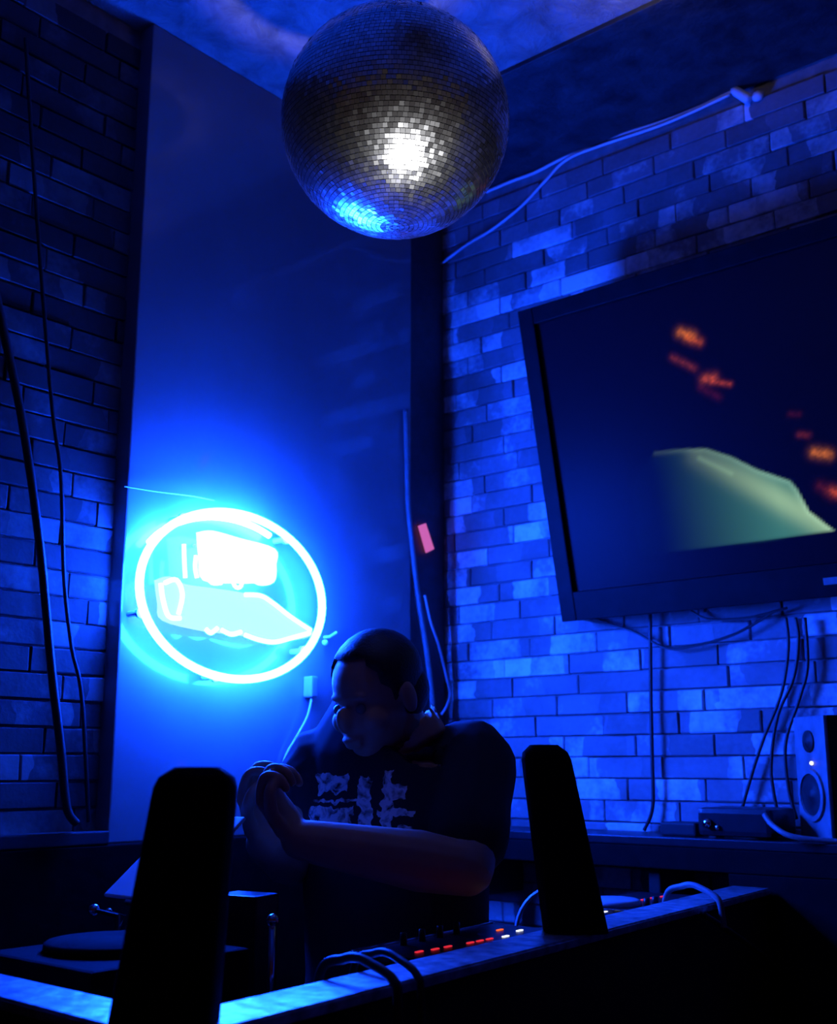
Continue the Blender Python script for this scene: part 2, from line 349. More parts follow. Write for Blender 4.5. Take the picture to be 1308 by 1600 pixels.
# ------------------------------------------------------------------ television
TW, TH, TD = 1.45, .83, .055
bl = Vector((.485, -.10, 1.872)); up = Vector((0, -.176, .811)).normalized(); xr = Vector((1, 0, 0))
out = xr.cross(up)                                                    # towards the room
tm = frame(bl, xr, out)                                                # local x along width, y up the screen, z out
t = thing('television', 'large black flat television tilted down from the brick wall, dark film scene on screen', 'television', (bl.x+TW/2, 0, bl.z))
obj('casing', box((0, 0, -TD), (TW, TH, -.012), .008, mat=tm), M['tvblack'], t)
for a, b in (((0, 0), (.045, TH)), ((TW-.045, 0), (TW, TH)), ((.0455, 0), (TW-.0455, .075)), ((.0455, TH-.045), (TW-.0455, TH))):
    obj('bezel', box((a[0], a[1], -.0115), (b[0], b[1], .006), .003, mat=tm), M['tvblack'], t)
obj('edge_highlight', box((-.004, .12, -.02), (-.0004, .34, -.008), .001, mat=tm), M['grey'], t)  # pale strip put in for a highlight along the casing edge
obj('corner_screw', ball(tm @ Vector((-.002, .115, -.004)), .005, 8), M['chrome'], t, True)
obj('nameplate', box((.70, .028, .0062), (.80, .044, .0075), .0005, mat=tm), M['greycable'], t)
def screen_uv(x, y):
    d = ray(x, y); k = (bl-CAM).dot(out)/d.dot(out); q = CAM + d*k - bl; return q.dot(xr), q.dot(up)
def seg(p, a, b):
    ax, ay = a; bx, by = b; px, py = p; dx, dy = bx-ax, by-ay; q = max(0, min(1, ((px-ax)*dx+(py-ay)*dy)/(dx*dx+dy*dy+1e-9)))
    return math.hypot(px-ax-q*dx, py-ay-q*dy)
def inside(p, poly):
    r = False; x, y = p
    for i in range(len(poly)):
        x1, y1 = poly[i]; x2, y2 = poly[i-1]
        if (y1 > y) != (y2 > y) and x < (x2-x1)*(y-y1)/(y2-y1)+x1: r = not r
    return r
UV = lambda L: [screen_uv(*q) for q in L]
dome = UV([(1020, 706), (1060, 702), (1100, 701), (1140, 714), (1180, 734), (1232, 752), (1243, 765), (1262, 800), (1300, 829), (1240, 838), (1190, 845), (1100, 856), (1000, 868), (985, 760)])
ridge = UV([(1085, 712), (1150, 745), (1200, 772), (1262, 806), (1300, 829)]); rim = UV([(1020, 706), (1060, 702), (1100, 701), (1140, 714), (1180, 734), (1232, 752), (1243, 765), (1262, 800), (1300, 829)])
ridge2 = UV([(1090, 716), (1140, 740)])
fade0, fade1 = screen_uv(1020, 790)[0], screen_uv(1215, 790)[0]
blobs = [((1060, 519), (1078, 524), 9, (1, .22, .01)), ((1072, 528), (1090, 534), 8, (.7, .1, .005)), ((1048, 558), (1082, 575), 7, (.25, .03, .01)), ((1098, 592), (1112, 590), 9, (.75, .1, .02)), ((1110, 596), (1138, 600), 5, (.55, .06, .01)), ((1092, 605), (1120, 620), 8, (.07, .004, .004)),
         ((1232, 647), (1246, 647), 6, (.06, .004, .008)), ((1246, 679), (1260, 680), 6, (.2, .02, .01)), ((1270, 707), (1292, 710), 9, (1, .24, .02)), ((1280, 760), (1300, 772), 10, (.12, .01, .006)), ((1300, 768), (1330, 778), 9, (.8, .1, .02))]
bl_uv = [(screen_uv(*a), screen_uv(*b), r/FPX*2.2, c) for a, b, r, c in blobs]
def scr(p):
    c = [.0003, .0002, .0016]
    if p[1] > .1 and p[0] < 1.2:
        de = min(seg(p, dome[i-1], dome[i]) for i in range(len(dome))); sd = de if inside(p, dome) else -de
        al = max(0, min(1, .5 + sd/.006))
        if al > 0:
            dr = min(seg(p, a, b) for a, b in zip(ridge, ridge[1:])); dm = min(seg(p, a, b) for a, b in zip(rim, rim[1:])); d2 = seg(p, *ridge2)
            k = max(0, min(1, (p[0]-fade0)/(fade1-fade0) + .5*max(0, .05-dm)))**1.6
            h = math.exp(-(dr/.03)**2); g = math.exp(-(dm/.008)**2); h2 = math.exp(-(d2/.006)**2)
            c = [al*(k*((.05, .22, .17)[i]*.8 + (.30, .36, .16)[i]*h*.75 + (.2, .3, .22)[i]*g*.5) + (.06, .10, .04)[i]*g*.4 + (.1, .18, .1)[i]*h2*.5) + (.0003, .001, .004)[i] for i in range(3)]
    for a, b, r, q in bl_uv:
        ds = seg(p, a, b)
        if ds < r*3.2:
            wv = .75 + .35*math.sin(p[0]*310 + 2*math.sin(p[1]*250)) * math.cos(p[1]*420 + p[0]*90)
            e = math.exp(-((ds/r)*1.25)**1.5)*wv*.62; c = [c[i] + q[i]*e for i in range(3)]
    return c
nx, ny = 260, 150; x0, x1, y0, y1 = .0455, TW-.0455, .0755, TH-.0455
vs, cs = [], []
for j in range(ny+1):
    for i in range(nx+1):
        p = (x0+(x1-x0)*i/nx, y0+(y1-y0)*j/ny); vs.append(tm @ Vector((p[0], p[1], -.010))); cs.append((*scr(p), 1))
me = bpy.data.meshes.new('screen'); me.from_pydata(vs, [], [(j*(nx+1)+i, j*(nx+1)+i+1, (j+1)*(nx+1)+i+1, (j+1)*(nx+1)+i) for j in range(ny) for i in range(nx)])
ca = me.color_attributes.new('picture', 'FLOAT_COLOR', 'POINT')
for i, c in enumerate(cs): ca.data[i].color = c
m, nt, b = nodes('screen_picture'); b.inputs['Base Color'].default_value = (.006, .006, .008, 1); b.inputs['Roughness'].default_value = .4; b.inputs['Specular IOR Level'].default_value = .035
a = nt.nodes.new('ShaderNodeAttribute'); a.attribute_name = 'picture'; nt.links.new(a.outputs['Color'], b.inputs['Emission Color']); b.inputs['Emission Strength'].default_value = 1
obj('screen', me, m, t)['label'] = 'dark film picture with a pale green dome and orange glints'
for yy in (.2, .62):
    p = tm @ Vector((TW/2, yy, -TD)); obj('wall_bracket', box((p.x-.16, p.y-.002, p.z-.03), (p.x+.16, -.008, p.z+.03), .004), M['black'], t)
for i, pts in enumerate([[(905, 966), (985, 985), (1040, 1012), (1090, 1008), (1150, 990), (1210, 955)], [(1080, 955), (1110, 968), (1170, 965), (1230, 950)]]):
    P = [on(x, y, 1, -.03) for x, y in pts]
    obj('dangling_lead', tube(spline(P), .0035, 6), M['blackcable'], t)

# ------------------------------------------------------------------ cables on the walls
def cable(name, pts, r, m, label, group=None, k=8):
    o = obj(name, tube(spline(pts, k), r, 8), M[m], None, True); return tag(o, label, 'cable', group)
cable('wall_cable', [on(x, y, 1, -.02) for x, y in [(1145, 142), (1095, 166), (1040, 188), (985, 206), (940, 220), (900, 238), (870, 252), (835, 270), (800, 283), (760, 300)]], .0045, 'whitecable', 'white cable strung level along the top of the brick wall under the ceiling')
cable('wall_cable', [on(x, y, 1, -.028) for x, y in [(1140, 148), (1040, 193), (940, 227), (885, 250), (850, 285), (815, 322), (770, 358), (730, 382), (690, 412)]], .004, 'whitecable', 'white cable on the brick wall that drops down towards the corner')
t = thing('cable_connector', 'pale plug at the end of the white cable under the ceiling', 'connector', on(1165, 148, 1, -.008))
a, b = on(1145, 140, 1, -.025), on(1172, 156, 1, -.025)
obj('plug_body', tube([a, a+(b-a)*.2, a+(b-a)*.9, b], [.008, .013, .014, .009], 10), M['whitecable'], t, True)
obj('wall_clip', ball(on(1184, 150, 1, -.017), (.016, .011, .014), 8), M['whitecable'], t, True)
def lw(pts, x): return [on(px, py, 0, x) for px, py in pts]
cable('hanging_cable', lw([(-95, 20), (-60, 210), (2, 500), (35, 660), (62, 850), (80, 1040), (95, 1170), (104, 1260)], .06) + [Vector((.06, -1.255, 1.39))], .009, 'blackcable', 'thick black cable hanging down the brick wall left of the neon sign')
cable('hanging_cable', lw([(40, 60), (55, 300), (80, 620), (95, 740), (100, 900), (112, 1010), (128, 1090)], .03) + [Vector((.03, -1.205, 1.39))], .0045, 'blackcable', 'thin black cable on the brick wall next to the thick one')
cable('corner_conduit', lw([(634, 640), (636, 720), (638, 790), (644, 850), (652, 920), (664, 1000), (672, 1060), (678, 1130)], .06) + [Vector((.06, -.09, 1.3))], .0075, 'greycable', 'grey conduit running down the dark corner strip past the pink card')
cable('corner_cable', lw([(664, 930), (668, 950), (674, 975), (686, 1010), (698, 1060), (703, 1085), (697, 1105), (690, 1116)], .045), .0035, 'whitecable', 'thin white cable looping out of the corner below the pink card')
cable('corner_cable', lw([(641, 850), (652, 940), (664, 1010), (672, 1070), (676, 1130)], .03) + [Vector((.03, -.095, 1.3))], .005, 'whitecable', 'straight white cable hanging beside the grey conduit in the corner')
q = [on(x, y, 0, .02) for x, y in [(653, 822), (664, 818), (677, 858), (665, 864)]]
bm = bmesh.new(); va = [bm.verts.new(p) for p in q]; vb = [bm.verts.new(p+Vector((.004, 0, 0))) for p in q]
bm.faces.new(va); bm.faces.new(vb)
for i in range(4): bm.faces.new((va[i], va[(i+1) % 4], vb[(i+1) % 4], vb[i]))
tag(obj('pink_card', bm, M['pink']), 'small pink card stuck in the dark corner beside the conduit', 'card')
cable('hanging_cable', [on(1016, 960, 1, -.03), on(1017, 1080, 1, -.03), on(1019, 1180, 1, -.03), on(1020, 1260, 1, -.03), Vector((.66, -.03, 1.348))], .005, 'blackcable', 'black cable dropping from behind the television to the shelf')
for i, (pts, lab) in enumerate([([(1228, 965), (1232, 1010), (1222, 1080), (1195, 1150), (1178, 1200), (1160, 1262)], 'black lead curving from television across the bricks to the amplifier'),
                  ([(1258, 965), (1262, 1040), (1250, 1090), (1228, 1160), (1232, 1230), (1245, 1280)], 'black lead hanging in front of the bricks left of the loudspeaker'),
                  ([(1243, 965), (1248, 1000), (1240, 1060), (1215, 1120), (1205, 1200), (1215, 1270)], 'black lead between the two others under the television')]):
    cable('hanging_lead', [on(x, y, 1, -.024-.006*i) for x, y in pts], .0042, 'blackcable', lab)

# ------------------------------------------------------------------ things on the wall shelf
M['spk'] = plain('speaker_grey', (.17, .17, .18), .5)
t = thing('loudspeaker', 'small grey bookshelf loudspeaker standing on the wall shelf', 'loudspeaker', (1.13, -.105, 1.346))
nrm = Vector((-.66, -.75, 0)).normalized(); xx = Z.cross(nrm)
lm = frame(Vector((1.112, -.135, 1.346)), xx, nrm) @ Matrix.Identity(4)     # local x across baffle, y = up?, z out
lm = Matrix(((xx.x, 0, nrm.x, 1.125), (xx.y, 0, nrm.y, -.112), (0, 1, 0, 1.346), (0, 0, 0, 1)))
obj('cabinet', box((-.07, 0, -.10), (.07, .265, -.011), .005, mat=lm), M['black'], t)
obj('baffle', box((-.07, 0, -.0108), (.07, .265, 0), .005, mat=lm), M['spk'], t)
def onb(x, y, prof, n=24): return lathe(prof, n, lm @ Matrix.Translation((x, y, 0)))
obj('woofer_ring', onb(0, .095, [(.044, .0004), (.056, .0004), (.056, .006), (.046, .007), (.044, .0004)]), M['spk'], t)
obj('woofer_cone', onb(0, .095, [(.0435, .004), (.018, .0008), (.012, .006), (0, .008)]), M['black'], t, True)
obj('tweeter', onb(0, .21, [(.024, .0004), (.024, .004), (.016, .002), (.012, .007), (0, .009)]), M['black'], t, True)
obj('power_light', ball(lm @ Vector((.01, .163, .003)), .0045, 8), M['white'], t, True)
t = thing('amplifier', 'low black amplifier with a rounded top edge on the wall shelf', 'amplifier', (1.0, -.12, 1.346))
obj('case', box((.885, -.19, 1.350), (1.06, -.05, 1.412), .012), M['blackgloss'], t)
for x in (.905, 1.03): obj('foot', lathe([(0, 0), (.01, 0), (.01, .004), (0, .004)], 12, Matrix.Translation((x, -.12, 1.3456))), M['black'], t)
obj('volume_knob', lathe([(0, 0), (.011, 0), (.010, .012), (0, .013)], 16, frame(Vector((.912, -.1903, 1.378)), Vector((1, 0, 0)), Vector((0, -1, 0)))), M['chrome'], t, True)
obj('side_button', lathe([(0, 0), (.006, 0), (.005, .006), (0, .007)], 12, frame(Vector((.935, -.1903, 1.37)), Vector((1, 0, 0)), Vector((0, -1, 0)))), M['chrome'], t, True)
tag(obj('adapter_box', box((.775, -.16, 1.3455), (.865, -.09, 1.376), .005), M['black']), 'small flat black box on the wall shelf left of the amplifier', 'box')
cable('speaker_lead', [Vector(p) for p in ((1.05, -.2, 1.40), (1.075, -.215, 1.378), (1.12, -.222, 1.358), (1.2, -.19, 1.35), (1.3, -.15, 1.35))], .006, 'greycable', 'grey lead trailing from the amplifier along the shelf edge')

# ------------------------------------------------------------------ booth
LZ = 1.25
t = thing('dj_booth', 'black waist-high booth enclosure with a worn painted ledge', 'booth', (1.1, -1.85, 0))
A0, A1 = Vector((1.112, -1.82, 0)), Vector((.972, -.212, 0))          # inner edge of the long ledge
B0, B1 = Vector((1.205, -1.90, 0)), Vector((1.058, -.212, 0))
def slab(quad, z0, z1, bev=.003):
    bm = bmesh.new(); a = [bm.verts.new((q[0], q[1], z0)) for q in quad]; b = [bm.verts.new((q[0], q[1], z1)) for q in quad]
    bm.faces.new(a[::-1]); bm.faces.new(b)
    for i in range(4): bm.faces.new((a[i], a[(i+1) % 4], b[(i+1) % 4], b[i]))
    bmesh.ops.recalc_face_normals(bm, faces=bm.faces); bmesh.ops.bevel(bm, geom=list(bm.edges), offset=bev, segments=2, affect='EDGES'); return bm
obj('long_ledge', slab((A0, B0, B1, A1), LZ-.014, LZ), M['ledge'], t)
obj('front_ledge', slab(((.06, -1.80), (.06, -1.875), (1.2035, -1.91), (1.110, -1.826)), LZ-.014, LZ), M['ledge'], t)
e = Vector((.018, 0, 0))
obj('side_panel', slab((A0+e*2+Vector((0, .02, 0)), B0-e*.6+Vector((0, .02, 0)), B1-e*.6, A1+e*2), 0, LZ-.015), M['boothpanel'], t)
obj('front_panel', slab(((.06, -1.815), (.06, -1.862), (1.18, -1.898), (1.12, -1.84)), 0, LZ-.015), M['boothpanel'], t)
L_ = [(.55, -1.79), (1.09, -1.80), (.95, -.22), (.85, -.22), (.87, -1.36), (.55, -1.36)]
bm = prism(L_, .03, Matrix.Translation((0, 0, 1.08)))
for x, y in ((.60, -1.74), (1.04, -1.74), (.60, -1.41), (.90, -.27)): box((x-.02, y-.02, 0), (x+.02, y+.02, 1.08), 0, bm)
tag(obj('worktop', bm, M['worktop']), 'black worktop inside the booth carrying the players', 'worktop')
# padded posts on the ledge
def post(base, lean, w0, w1, h, z0, label):
    bm = bmesh.new(); n = 24; prof = []
    for i in range(25):
        f = i/24; wv = w0 + (w1-w0)*f
        k = 1 if f < .9 else math.sqrt(max(0, 1-((f-.9)/.1)**2))*.42+.58 if f < 1 else .58
        prof.append((f, wv*k))
    rings = []
    for f, wv in prof:
        c = base + RT*(lean*f) + Z*(z0 - base.z + h*f); ring = []
        for j in range(n):
            a = 2*PI*j/n; ex = .45
            ca, sa = math.cos(a), math.sin(a)
            ring.append(bm.verts.new(c + RT*(math.copysign(abs(ca)**ex, ca)*wv/2) + F0*(math.copysign(abs(sa)**ex, sa)*wv*.45)))
        rings.append(ring)
    for A, B in zip(rings, rings[1:]):
        for j in range(n): bm.faces.new((A[j], A[(j+1) % n], B[(j+1) % n], B[j]))
    bm.faces.new(rings[0]); bm.faces.new(rings[-1])
    return tag(obj('padded_post', bm, M['pad'], None, True), label, 'post')
pr = at(899, 1450, 1.90); post(Vector((pr.x, pr.y, LZ)), -.043, .098, .076, .285, LZ+.0005, 'black padded post with rounded top leaning beside the DJ players')
post(Vector((1.152, -1.862, LZ)) - RT*.011, .024, .104, .080, .25, LZ+.0005, 'wide black padded post at the outer corner of the booth')

# ------------------------------------------------------------------ players and bits in the booth
def deck(name, label, cx, cy, wx, wy, z0, z1, rot, leds, knobs, extra):
    t = thing(name, label, 'player', (cx, cy, z0)); rm_ = Matrix.Translation((cx, cy, 0)) @ Matrix.Rotation(rot, 4, 'Z')
    obj('case', box((-wx/2, -wy/2, z0), (wx/2, wy/2, z1), .006, mat=rm_), M['blackgloss'], t)
    obj('top_trim', box((-wx/2-.001, -wy/2, z1-.008), (-wx/2+.004, wy/2, z1+.003), .001, mat=rm_), M['chrome'], t)
    obj('top_trim', box((-wx/2+.0045, -wy/2-.001, z1-.008), (wx/2, -wy/2+.004, z1+.003), .001, mat=rm_), M['chrome'], t)
    for u, v, mk in [(*(rm_.inverted() @ on(px, py, 2, z1+.002))[:2], mk) for px, py, mk in leds]: obj('indicator_light', box((u-.003, v-.009, z1+.0002), (u+.003, v+.009, z1+.0022), .001, mat=rm_, seg=1), M[mk], t)
    for u, v, r in knobs: obj('knob', lathe([(0, 0), (r, 0), (r*.85, .018), (0, .019)], 14, rm_ @ Matrix.Translation((u, v, z1+.0002))), M['blackgloss'], t, True)
    if extra:
        jog = obj('jog_wheel', lathe([(0, .012), (.05, .012), (.058, .009), (.06, 0), (0, 0)], 32, rm_ @ Matrix.Translation((extra[0], extra[1], z1+.0002))), M['grey'], t, True)
    return t
ang = math.atan2(-(A1.x-A0.x), A1.y-A0.y)
deck('mixer', 'black DJ mixer with a bright metal top edge and red lights beside the long ledge', .955, -1.12, .17, .40, 1.1105, 1.232, ang,
     [(655, 1486, 'red'), (680, 1482, 'red'), (700, 1478, 'red'), (735, 1472, 'red'), (750, 1469, 'red'), (765, 1466, 'red'), (781, 1452, 'orange'), (790, 1462, 'white'), (812, 1453, 'white')],
     [(-.06, -.1, .006), (-.06, -.05, .006), (-.06, 0, .006), (-.06, .05, .006)], None)
deck('media_player', 'black DJ media player with a row of red lights near the brick wall', .885, -.46, .18, .36, 1.1105, 1.232, ang,
     [(958, 1410, 'red'), (972, 1409, 'red'), (985, 1408, 'red'), (1005, 1405, 'red'), (1020, 1402, 'red'), (1035, 1400, 'red'), (945, 1403, 'white'), (945, 1424, 'white')], [(.06, -.1, .007), (.06, -.06, .007)], (-.02, -.09))
# headphones resting on the media player end
t = thing('headphones', 'dark headphones lying between the mixer and the media player', 'headphones', (.85, -.75, 1.1105))
hc = Vector((.85, -.73, 1.19)); P = [hc + RT*(.07*math.cos(a)) + Z*(.085*math.sin(a)) for a in [PI*k/16 for k in range(17)]]
obj('headband', tube(P, [(.004, .010)]*17, 8, squash=RT), M['grey'], t, True)
for s in (-1, 1):
    cm = frame(hc + RT*(.07*s) - Z*.035, Z, RT*s); cup = obj('ear_cup', lathe([(0, .016), (.028, .014), (.036, .004), (.036, -.008), (0, -.010)], 20, cm), M['blackgloss'], t, True)
    obj('cushion', tube([cm @ Vector((.028*math.cos(a), .028*math.sin(a), -.017)) for a in [2*PI*k/16 for k in range(16)]], .008, 8, True), M['black'], cup, True)
    obj('slider_arm', tube([hc + RT*(.07*s) - Z*.004, hc + RT*(.073*s) - Z*.032], .004), M['chrome'], t)
# small record player with propped lid
t = thing('record_player', 'small black record player with its lid propped open behind the corner post', 'record player', (.66, -1.58, 1.11))
px0, px1, py0, py1 = .53, .80, -1.74, -1.50
obj('plinth', box((.605, -1.76, 1.1205), (.86, -1.50, 1.255), .006), M['pad'], t)
for x in (.64, .82):
    for y in (-1.73, -1.53): obj('foot', lathe([(0, 0), (.014, 0), (.012, .0095), (0, .0095)], 12, Matrix.Translation((x, y, 1.1105))), M['pad'], t)
obj('platter', lathe([(0, .012), (.088, .012), (.092, .009), (.092, 0), (0, 0)], 36, Matrix.Translation((.72, -1.63, 1.2555))), M['pad'], t, True)
hA = Vector((.53, -1.515, 1.305)); lid = frame(hA, Vector((1, 0, 0)), Vector((0, -.62, .78)))
obj('lid', box((0, 0, -.006), (.16, .19, 0), .003, mat=lid), M['lidgrey'], t)
obj('hinge', box((.61, -1.5195, 1.2555), (.69, -1.505, 1.302), .002), M['black'], t)
obj('lid_edge', box((.06, -.008, -.009), (.15, -.0002, -.002), .002, mat=lid), M['chrome'], t)
for p, r, k in ((at(147, 1422, 1.87), .009, 0), (at(170, 1424, 1.87), .005, 0), (at(200, 1450, 1.80), .005, 0)):
    st = obj('control_knob', ball(p, r, 8), M['chrome'], t, True)
    obj('knob_stem', tube([p, Vector((max(p.x, .606), p.y-.0, p.z-.004)), Vector((.62, -1.55, 1.26))], r*.4), M['black'], st)
# little box and metal rod right of the corner post
tag(obj('effects_box', box((-.04, -.03, 1.1105), (.04, .03, 1.312), .004, mat=Matrix.Translation((.742, -1.405, 0)) @ Matrix.Rotation(.2, 4, 'Z')), M['grey'] if 0 else M['blackgloss']), 'small upright black box on the worktop right of the corner post', 'box')
t = thing('metal_rod', 'thin upright metal rod with a round cap inside the booth', 'rod', at(428, 1600, 1.72))
q = at(426, 1438, 1.72); t.location = (q.x, q.y, 1.1105)
obj('shaft', tube([(q.x, q.y, 1.112), (q.x, q.y, q.z-.004)], .0045, 10), M['chrome'], t, True); obj('round_cap', ball(q, .009, 8), M['chrome'], t, True)
obj('base_plate', lathe([(0, 0), (.03, 0), (.028, .006), (0, .007)], 20, Matrix.Translation((q.x, q.y, 1.1105))), M['black'], t)
# leads over the ledge
def over(fa, fb, label, r=.006, m='blackcable', drop=.2, hgt=.02):
    a = A0 + (A1-A0)*fa + Z*(LZ+r+.002); b = B0 + (B1-B0)*fb + Z*(LZ+r+.002); nn = (b-a).normalized()
    P = [a - nn*.03 - Z*.06, a - nn*.014 + Z*.002, a + (b-a)*.25 + Z*hgt*.8, (a+b)/2 + Z*hgt, a + (b-a)*.75 + Z*hgt*.8, b + nn*.016 + Z*.001, b + nn*.024 - Z*.03, b + nn*.026 - Z*drop]
    cable('ledge_lead', P, r, m, label)
over(.15, .19, 'black lead bent over the ledge nearest the corner post', .006)
over(.19, .22, 'black lead crossing the ledge just before the mixer', .005)
over(.80, .80, 'grey lead arching over the ledge near the media player', .006, 'greycable', .05, .022)
def onface(px, py, off=.008):
    n = Vector((B1.y-B0.y, -(B1.x-B0.x), 0)).normalized(); d = ray(px, py); return CAM + d*(((B0 + n*off - CAM).dot(n))/d.dot(n))
cable('front_lead', [onface(x, y) for x, y in [(1098, 1428), (1150, 1462), (1200, 1500), (1245, 1545)]], .006, 'blackcable', 'black lead running slanting down the front of the booth')

# ------------------------------------------------------------------ the person behind the booth
def fuse(name, bm, voxel, smooth, m, parent=None):
    me = bpy.data.meshes.new('tmp'); bmesh.ops.recalc_face_normals(bm, faces=bm.faces); bm.to_mesh(me); bm.free()
    o = bpy.data.objects.new('tmp', me); COL.objects.link(o)
    r = o.modifiers.new('r', 'REMESH'); r.mode = 'VOXEL'; r.voxel_size = voxel
    s = o.modifiers.new('s', 'SMOOTH'); s.factor = .5; s.iterations = smooth
    dg = bpy.context.evaluated_depsgraph_get(); new = bpy.data.meshes.new_from_object(o.evaluated_get(dg))
    bpy.data.objects.remove(o); bpy.data.meshes.remove(me)
    return obj(name, new, m, parent, True)
def limb(bm, P, R, n=14, k=5, squash=None):          # closed tapered limb with round ends
    P = [Vector(p) for p in P]; pts = spline(P, k); rr = []
    def pair(v): return v if isinstance(v, tuple) else (v, v)
    for i in range(len(pts)):
        f = i/k; j = min(int(f), len(R)-2); u = f-j; a, b = pair(R[j]), pair(R[j+1])
        rr.append((a[0]*(1-u)+b[0]*u, a[1]*(1-u)+b[1]*u))
    d0 = (pts[0]-pts[1]).normalized(); d1 = (pts[-1]-pts[-2]).normalized()
    h0, h1 = min(rr[0]), min(rr[-1])
    pre = [(pts[0]+d0*h0*s, tuple(x*c for x in rr[0])) for s, c in ((.95, .25), (.75, .62), (.4, .9))]
    post_ = [(pts[-1]+d1*h1*s, tuple(x*c for x in rr[-1])) for s, c in ((.4, .9), (.75, .62), (.95, .25))]
    tube([p for p, _ in pre]+pts+[p for p, _ in post_], [r for _, r in pre]+rr+[r for _, r in post_], n, False, bm, True, squash)
    return bm
PD = 2.2
SL, SR = at(738, 1192, 2.20), at(508, 1200, 2.24)           # shoulders (picture right, picture left)
EL = at(730, 1358, 2.02); WL = at(468, 1312, 1.90)           # left arm: elbow, wrist
ER = at(462, 1345, 2.26); WR = at(412, 1318, 2.02)           # right arm
neck = at(625, 1160, 2.22); chest = at(618, 1270, 2.22); base = at(620, 1400, 2.2)
pel = Vector((base.x, base.y, 1.0)); foot_c = Vector((pel.x, pel.y, 0))
shx = (SL-SR); shx.z = 0; shx.normalize(); fwd = Vector((shx.y, -shx.x, 0))     # facing the bar
if fwd.dot(F0) > 0: fwd = -fwd
hc = at(586, 1084, 2.14)                                         # head centre
face = (fwd*.75 - RT*.55 - Z*.42).normalized()                   # looks down at the hands
hside = face.cross(Z).normalized(); hup = hside.cross(face).normalized()
HM = Matrix(((hside.x, face.x, hup.x, hc.x), (hside.y, face.y, hup.y, hc.y), (hside.z, face.z, hup.z, hc.z), (0, 0, 0, 1))) @ Matrix.Scale(.94, 4)
bm = bmesh.new()
def hball(c, r): o = ball((0, 0, 0), 1, 14); o.transform(HM @ Matrix.Translation(c) @ Matrix.Diagonal((*r, 1))); merge(bm, o)
hball((0, -.012, .025), (.076, .096, .085)); hball((0, .018, -.035), (.062, .078, .075)); hball((0, .045, -.085), (.036, .042, .028))
hball((0, .072, .020), (.046, .014, .012)); hball((0, .098, -.018), (.013, .018, .026)); hball((0, .092, -.058), (.026, .012, .008)); hball((0, .09, -.07), (.022, .012, .008))
for s in (-1, 1): hball((s*.079, -.008, -.012), (.010, .02, .032)); hball((s*.040, .058, -.032), (.026, .026, .024))
limb(bm, [neck - Z*.05, neck + Z*.02, hc - hup*.06 - face*.025], [.064, .056, .056])
limb(bm, [pel, pel+Z*.16, chest - Z*.02, chest+Z*.10, neck - Z*.03], [(.15, .11), (.14, .105), (.155, .11), (.16, .10), (.08, .07)], 20, 5, shx)
for s_, e_, w_ in ((SL, EL, WL), (SR, ER, WR)):
    limb(bm, [neck - Z*.06, s_, s_ + (e_-s_)*.5, e_], [.06, .062, .054, .046]); mid = e_ + (w_-e_)*.3
    limb(bm, [e_, mid, e_ + (w_-e_)*.65, w_], [.044, .050, .041, .031])
def fist(w_, dirv, palm, side, curl):
    # dirv: wrist->knuckles, palm: direction the palm faces, side: towards the thumb
    dirv = dirv.normalized(); palm = (palm - dirv*palm.dot(dirv)).normalized(); side = dirv.cross(palm)*(1 if dirv.cross(palm).dot(side) > 0 else -1)
    limb(bm, [w_, w_ + dirv*.045, w_ + dirv*.085], [(.021, .031), (.02, .040), (.016, .040)], 12, 4, palm)
    for i, (o_, ln) in enumerate(((.033, .92), (.011, 1.0), (-.011, .95), (-.032, .78))):
        k = w_ + dirv*(.088 - abs(i-1)*.004) + side*o_; a1 = curl*.55
        d1 = dirv*math.cos(a1) + palm*math.sin(a1); p1 = k + d1*.042*ln
        a2 = a1 + curl*.9; d2 = dirv*math.cos(a2) + palm*math.sin(a2); p2 = p1 + d2*.027*ln
        a3 = a2 + curl*.6; d3 = dirv*math.cos(a3) + palm*math.sin(a3); p3 = p2 + d3*.021*ln
        limb(bm, [k - dirv*.01, k, p1, p2, p3], [.0095, .0100, .0090, .0083, .0074], 10, 4)
    b0 = w_ + dirv*.025 + side*.028; b1 = b0 + dirv*.030 + side*.022 + palm*.012; b2 = b1 + dirv*.028 + side*.002 + palm*.018; b3 = b2 + dirv*.012 - side*.016 + palm*.012
    limb(bm, [b0, b1, b2, b3], [.014, .0115, .0105, .0085], 10, 4)
HLd = at(418, 1240, 1.90) - WL
fist(WL, HLd, -F0*.2 + RT*.6 + Z*.1, -F0 + Z*.4, 1.55)
fist(WR, at(398, 1262, 2.02) - WR, RT*.8 - F0*.3, -F0*.4 + Z, 1.1)
sx = shx*.095
for s in (-1, 1): limb(bm, [pel + sx*s, pel + sx*s*1.1 - Z*.45 + fwd*.02, foot_c + sx*s*1.2 + Z*.08], [.085, .058, .042]); limb(bm, [foot_c + sx*s*1.2 + Z*.06 - fwd*.03, foot_c + sx*s*1.25 + Z*.035 + fwd*.15], [.04, .032])
person = fuse('person', bm, .0038, 4, M['skin'])
tag(person, 'person in a dark printed T-shirt standing behind the booth, fist raised to the chest', 'person')
